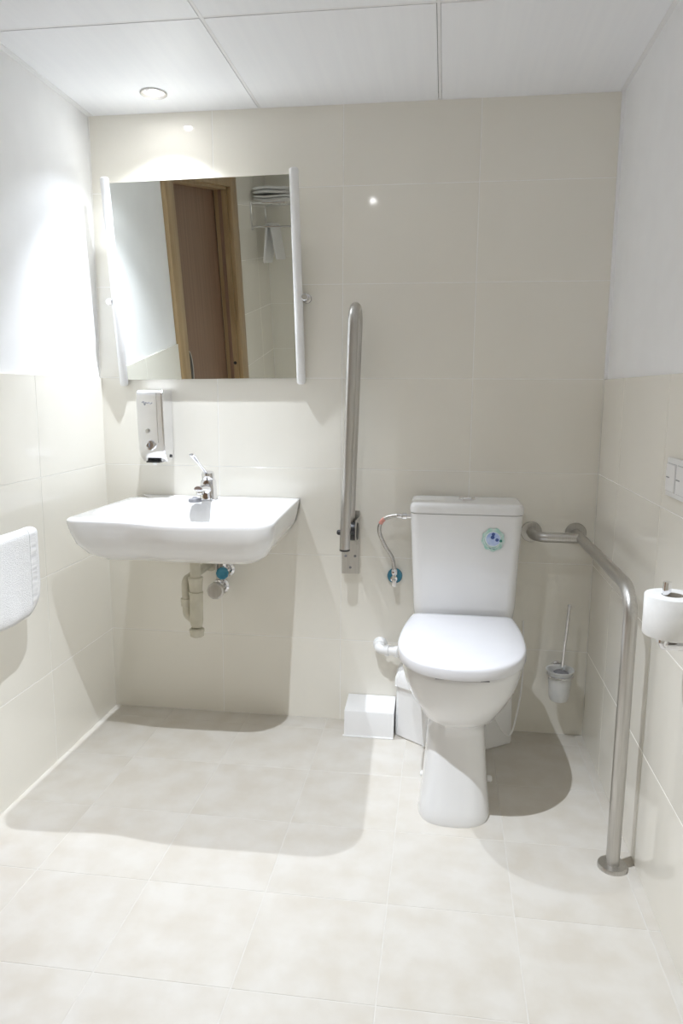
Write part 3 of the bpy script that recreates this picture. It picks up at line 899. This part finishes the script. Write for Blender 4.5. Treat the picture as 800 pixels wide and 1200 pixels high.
# ------------------------------------------------------------------ toilet brush on the wall
bx, by, bz = 0.779, -0.080, 0.155
tb = thing('toilet_brush', 'toilet brush with chrome handle in a frosted glass wall holder', 'toilet brush', (bx, by, bz))
lathe('cup', (bx, by, 0.160), (0, 0, 1), [(0.020, 0.0), (0.029, 0.005), (0.0345, 0.022), (0.0380, 0.070), (0.0400, 0.102), (0.0440, 0.110), (0.0480, 0.113), (0.0480, 0.116), (0.0420, 0.114), (0.0370, 0.104), (0.0350, 0.070), (0.0315, 0.024), (0.0260, 0.010), (0.005, 0.008)], M['frost'], tb, 40)
tube('ring', [Vector((bx + 0.0425 * math.cos(t), by + 0.0425 * math.sin(t), 0.255)) for t in [2 * PI * k / 40 for k in range(41)]], 0.0042, M['chrome'], tb, 10)
tube('bracket_arm', [(bx, by + 0.043, 0.255), (bx, -0.006, 0.255)], 0.006, M['chrome'], tb, 12)
lathe('bracket_plate', (bx, -0.0005, 0.255), (0, -1, 0), [(0.022, 0), (0.022, 0.008), (0.018, 0.011)], M['chrome'], tb)
tube('handle', [(bx + 0.001, by - 0.005, 0.21), (bx + 0.020, by + 0.004, 0.500)], 0.0058, M['chrome'], tb, 16)
lathe('handle_cap', (bx + 0.0199, by + 0.004, 0.497), (0.065, 0.03, 1), [(0.0058, 0), (0.0068, 0.001), (0.0068, 0.008), (0.005, 0.010)], M['chrome'], tb, 16)
lathe('splash_disc', (bx + 0.003, by - 0.003, 0.263), (0.065, 0.03, 1), [(0.012, 0), (0.026, 0.002), (0.020, 0.007), (0.007, 0.012)], M['grey_print'], tb, 24)
lathe('bristles', (bx, by - 0.004, 0.172), (0, 0, 1), [(0.010, 0), (0.020, 0.006), (0.022, 0.035), (0.012, 0.045)], M['brush_bristle'], tb, 24)

# ------------------------------------------------------------------ toilet paper and holder on the right wall
px_, py_ = 0.826, -1.06
hold = thing('paper_holder', 'chrome upright toilet paper holder on the right wall', 'paper holder', (XR, py_, 0.70))
tube('arm', fillet([(px_ - 0.0120, py_, 0.842), (px_ - 0.0120, py_, 0.706), (XR - 0.004, py_, 0.706)], 0.006, 5), 0.0085, M['chrome'], hold, 18)
lathe('wall_plate', (XR - 0.0005, py_, 0.706), (-1, 0, 0), [(0.022, 0), (0.022, 0.006), (0.019, 0.008)], M['chrome'], hold)
lathe('rest_collar', (px_ - 0.0120, py_, 0.712), (0, 0, 1), [(0.0086, 0), (0.0120, 0.003), (0.0120, 0.0190), (0.0086, 0.0195)], M['chrome'], hold, 24)
roll = thing('toilet_paper_roll', 'white toilet paper roll standing on the chrome holder', 'paper roll', (px_, py_, 0.732))
lathe('paper', (px_, py_, 0.7320), (0, 0, 1), [(0.0215, 0.0), (0.0525, 0.0), (0.0538, 0.002), (0.0538, 0.081), (0.0525, 0.083), (0.0215, 0.083), (0.0215, 0.0)], M['paper'], roll, 48, False)
lathe('core', (px_, py_, 0.7320), (0, 0, 1), [(0.0214, 0.001), (0.0214, 0.082), (0.0206, 0.082), (0.0206, 0.001), (0.0214, 0.001)], M['card'], roll, 36, False)

# ------------------------------------------------------------------ switch plate on the right wall
sw = thing('switch_plate', 'white double switch plate on the tiled right wall', 'switch', (XR, -0.845, 1.03))
bm = bmesh.new()
add_box(bm, (XR - 0.009, -0.946, 0.985), (XR - 0.0003, -0.792, 1.074), 0.003)
new_obj('plate', bm, M['plastic'], sw)
for y0 in (-0.862, -0.936):
    rk = box('rocker', (XR - 0.0125, y0, 0.998), (XR - 0.008, y0 + 0.062, 1.060), M['plastic'], sw, 0.0015)
    box('rocker_mark', (XR - 0.0130, y0 + 0.034, 1.028), (XR - 0.0124, y0 + 0.058, 1.0305), M['grey_print'], sw)
    box('rocker_gap', (XR - 0.0094, y0 - 0.0015, 0.9965), (XR - 0.0088, y0 + 0.0635, 1.0615), M['pale_grey'], sw)

# ------------------------------------------------------------------ hand towel on the left wall
hx = XL + 0.085
holder = thing('towel_holder', 'chrome towel arm on the tiled left wall', 'towel holder', (XL, -0.85, 0.90))
tube('arm', fillet([(XL + 0.001, -0.852, 0.900), (hx, -0.852, 0.900), (hx, -0.852, 0.8155), (hx, -0.690, 0.8155)], 0.012, 5), 0.0065, M['chrome'], holder, 16)
lathe('wall_plate', (XL + 0.0005, -0.852, 0.900), (1, 0, 0), [(0.024, 0), (0.024, 0.006), (0.020, 0.009)], M['chrome'], holder)
towel = thing('hand_towel', 'white terry hand towel draped over the arm on the left wall', 'towel', (hx, -0.80, 0.58))
def draped(name, axis_pt, direction, length, half, drop_f, drop_b, thick, material, parent, ny=26, wav=0.004, round_r=0.03, seed=1, split=0.0, t0=0.0, t1=1.0):
    """cloth folded over a bar: a closed thick sheet following an inverted U, with soft waves"""
    rnd = random.Random(seed)
    ph = [rnd.uniform(0, 6) for _ in range(4)]
    A = Vector(axis_pt)
    d = Vector(direction).normalized()
    s = d.cross(Vector((0, 0, 1))).normalized()
    prof = []
    nz = 22
    for k in range(nz + 1):
        prof.append((half * (1 + split * (1 - k / nz)), -drop_f * (1 - k / nz), 1.0 - k / nz))
    for k in range(1, 10):
        a = PI * k / 10
        prof.append((half * math.cos(a), half * math.sin(a), 0.0))
    for k in range(nz + 1):
        prof.append((-half * (1 + split * k / nz), -drop_b * k / nz, k / nz))
    bm = bmesh.new()
    outer, inner = [], []
    for j in range(ny + 1):
        t = t0 + (t1 - t0) * j / ny
        ro, ri = [], []
        edge = min(t, 1 - t) * length
        for (u, w, q) in prof:
            low = 0.0
            if edge < round_r and w < 0:
                low = (round_r - math.sqrt(max(0, round_r ** 2 - (round_r - edge) ** 2))) * q ** 3
            off = wav * q * (math.sin(9 * t + ph[0] + 2 * q) + 0.5 * math.sin(21 * t + ph[1])) * (1 if u >= 0 else 0.5)
            c = A + d * (t * length) + s * (u + (off if u >= 0 else -off)) + Vector((0, 0, w + low + 0.003 * math.sin(5 * t + ph[2]) * q))
            sg = 1 if u >= 0 else -1
            ang = math.atan2(max(w, 0), u) if w > 0 else (0 if u >= 0 else PI)
            nrm = s * math.cos(ang) + Vector((0, 0, 1)) * math.sin(ang)
            e = thick * (0.25 + 0.75 * min(1, edge / 0.008)) / 2 * (1 if q < 0.93 else 1 - 0.75 * (q - 0.93) / 0.07)
            ro.append(c + nrm * e)
            ri.append(c - nrm * e)
        outer.append(ro)
        inner.append(ri)
    rings = [o + i[::-1] for o, i in zip(outer, inner)]
    add_loft(bm, rings)
    return new_obj(name, bm, material, parent, angle=80)
draped('terry_cloth', (hx, -0.655, 0.816), (0, -1, 0), 0.30, 0.013, 0.190, 0.228, 0.011, M['towel'], towel, wav=0.004, round_r=0.07, seed=3)
# woven border along the far hem
draped('hem_band', (hx, -0.655, 0.816), (0, -1, 0), 0.30, 0.013, 0.190, 0.220, 0.0135, M['hem'], towel, ny=4, wav=0.004, round_r=0.07, seed=3, t0=0.075, t1=0.165)

# ------------------------------------------------------------------ towel shelf seen in the mirror
shelf = thing('towel_shelf', 'chrome wall towel shelf beside the wooden door', 'towel shelf', (XL, -2.55, 1.76))
SY0, SY1, SD = -2.755, -2.365, 0.225
for y in (SY0, SY1):
    box('wall_bracket', (XL + 0.0005, y - 0.008, 1.755), (XL + 0.010, y + 0.008, 1.925), M['chrome'], shelf, 0.002)
    tube('shelf_arm', [(XL + 0.005, y, 1.915), (XL + SD, y, 1.915)], 0.0070, M['chrome'], shelf, 12)
    tube('rail_arm', [(XL + 0.005, y, 1.775), (XL + 0.185, y, 1.775)], 0.0060, M['chrome'], shelf, 12)
for k in range(4):
    x = XL + 0.045 + k * 0.058
    tube('shelf_rod', [(x, SY0, 1.915), (x, SY1, 1.915)], 0.0055, M['chrome'], shelf, 12)
tube('hanging_rail', [(XL + 0.100, SY0, 1.775), (XL + 0.100, SY1, 1.775)], 0.0065, M['chrome'], shelf, 12)
def folded_towel(label, z, h, seed, x0, x1, y0, y1, droop):
    t = thing('folded_towel', label, 'towel', ((x0 + x1) / 2, (y0 + y1) / 2, z))
    rnd = random.Random(seed)
    for k in range(2):
        za, zb = z + k * h / 2 + 0.0005, z + (k + 1) * h / 2 - 0.0005
        bm = bmesh.new()
        rings = []
        n = 18
        for i in range(n + 1):
            f = i / n
            x = x0 + (x1 - x0) * f
            e = 1 - 0.9 * max(0, abs(f - 0.5) * 2 - 0.86) / 0.14
            dz = -droop * max(0, f - 0.75) ** 1.5 * 8 + 0.003 * math.sin(7 * f + seed)
            rr = []
            for a in range(20):
                t2 = 2 * PI * a / 20
                c, s = math.cos(t2), math.sin(t2)
                rr.append(Vector((x, (y0 + y1) / 2 + (y1 - y0) / 2 * math.copysign(abs(c) ** 0.35, c), (za + zb) / 2 + dz + (zb - za) / 2 * e * math.copysign(abs(s) ** 0.55, s))))
            rings.append(rr)
        add_loft(bm, rings)
        new_obj('layer', bm, M['towel'], t, angle=80)
    return t
folded_towel('lower white folded towel lying on the chrome towel shelf', 1.9265, 0.034, 2, XL + 0.012, XL + 0.245, -2.70, -2.385, 0.0)
folded_towel('upper white folded towel on top of another towel on the chrome shelf', 1.968, 0.045, 5, XL + 0.012, XL + 0.235, -2.69, -2.390, 0.0)
ht = thing('hanging_towel', 'white towel hanging over the lower rail of the chrome towel shelf', 'towel', (XL + 0.10, -2.55, 1.54))
draped('terry_cloth', (XL + 0.100, -2.40, 1.776), (0, -1, 0), 0.28, 0.014, 0.225, 0.205, 0.012, M['towel'], ht, wav=0.003, round_r=0.012, seed=9, split=2.2)

# ------------------------------------------------------------------ small pieces belong to the part that carries them
SUB = {'sticker_ring': 'sticker', 'sticker_centre': 'sticker', 'sticker_dot': 'sticker', 'sticker_line': 'sticker', 'sticker_lettering': 'sticker',
       'rocker_mark': 'rocker', 'push_mark': 'push_button', 'script_mark': 'front_cover', 'sight_glass': 'front_cover', 'aerator': 'spout',
       'lever': 'cartridge_cap', 'end_cap': 'loop_tube', 'flush_button': 'cistern_lid', 'seat_buffer': 'seat', 'hose_nut': 'hose', 'colour_sleeve': 'hose',
       'handle_cap': 'handle', 'splash_disc': 'handle', 'bristles': 'handle', 'pull_rim': 'pull_recess', 'hem_band': 'terry_cloth', 'core': 'paper',
       'cleanout_cap': 'cup', 'return_nut': 'return_pipe', 'sleeve': 'elbow', 'base_lip': 'cover_shell', 'nozzle': 'outlet', 'pivot_pin': 'pivot_bracket'}
def base(o):
    return o.name.split('.')[0]
for o in [o for o in bpy.data.objects if o.parent is not None and o.parent.parent is None and base(o) in SUB]:
    sibs = [c for c in o.parent.children if base(c) == SUB[base(o)]]
    if sibs:
        mid = lambda c: sum((Vector(b) for b in c.bound_box), Vector()) / 8
        o.parent = min(sibs, key=lambda c: (mid(c) - mid(o)).length)
LABELS = {'flush_button': 'round chrome flush button', 'colour_sleeve': 'red sleeve on the hose', 'sticker': 'pale green round sticker with a blue centre', 'end_cap': 'black plastic end cap',
          'hinge_block': 'black hinge block', 'core': 'brown cardboard core', 'hem_band': 'woven hem band'}
for o in bpy.data.objects:
    if o.parent is not None and base(o) in LABELS:
        o['label'] = LABELS[base(o)]
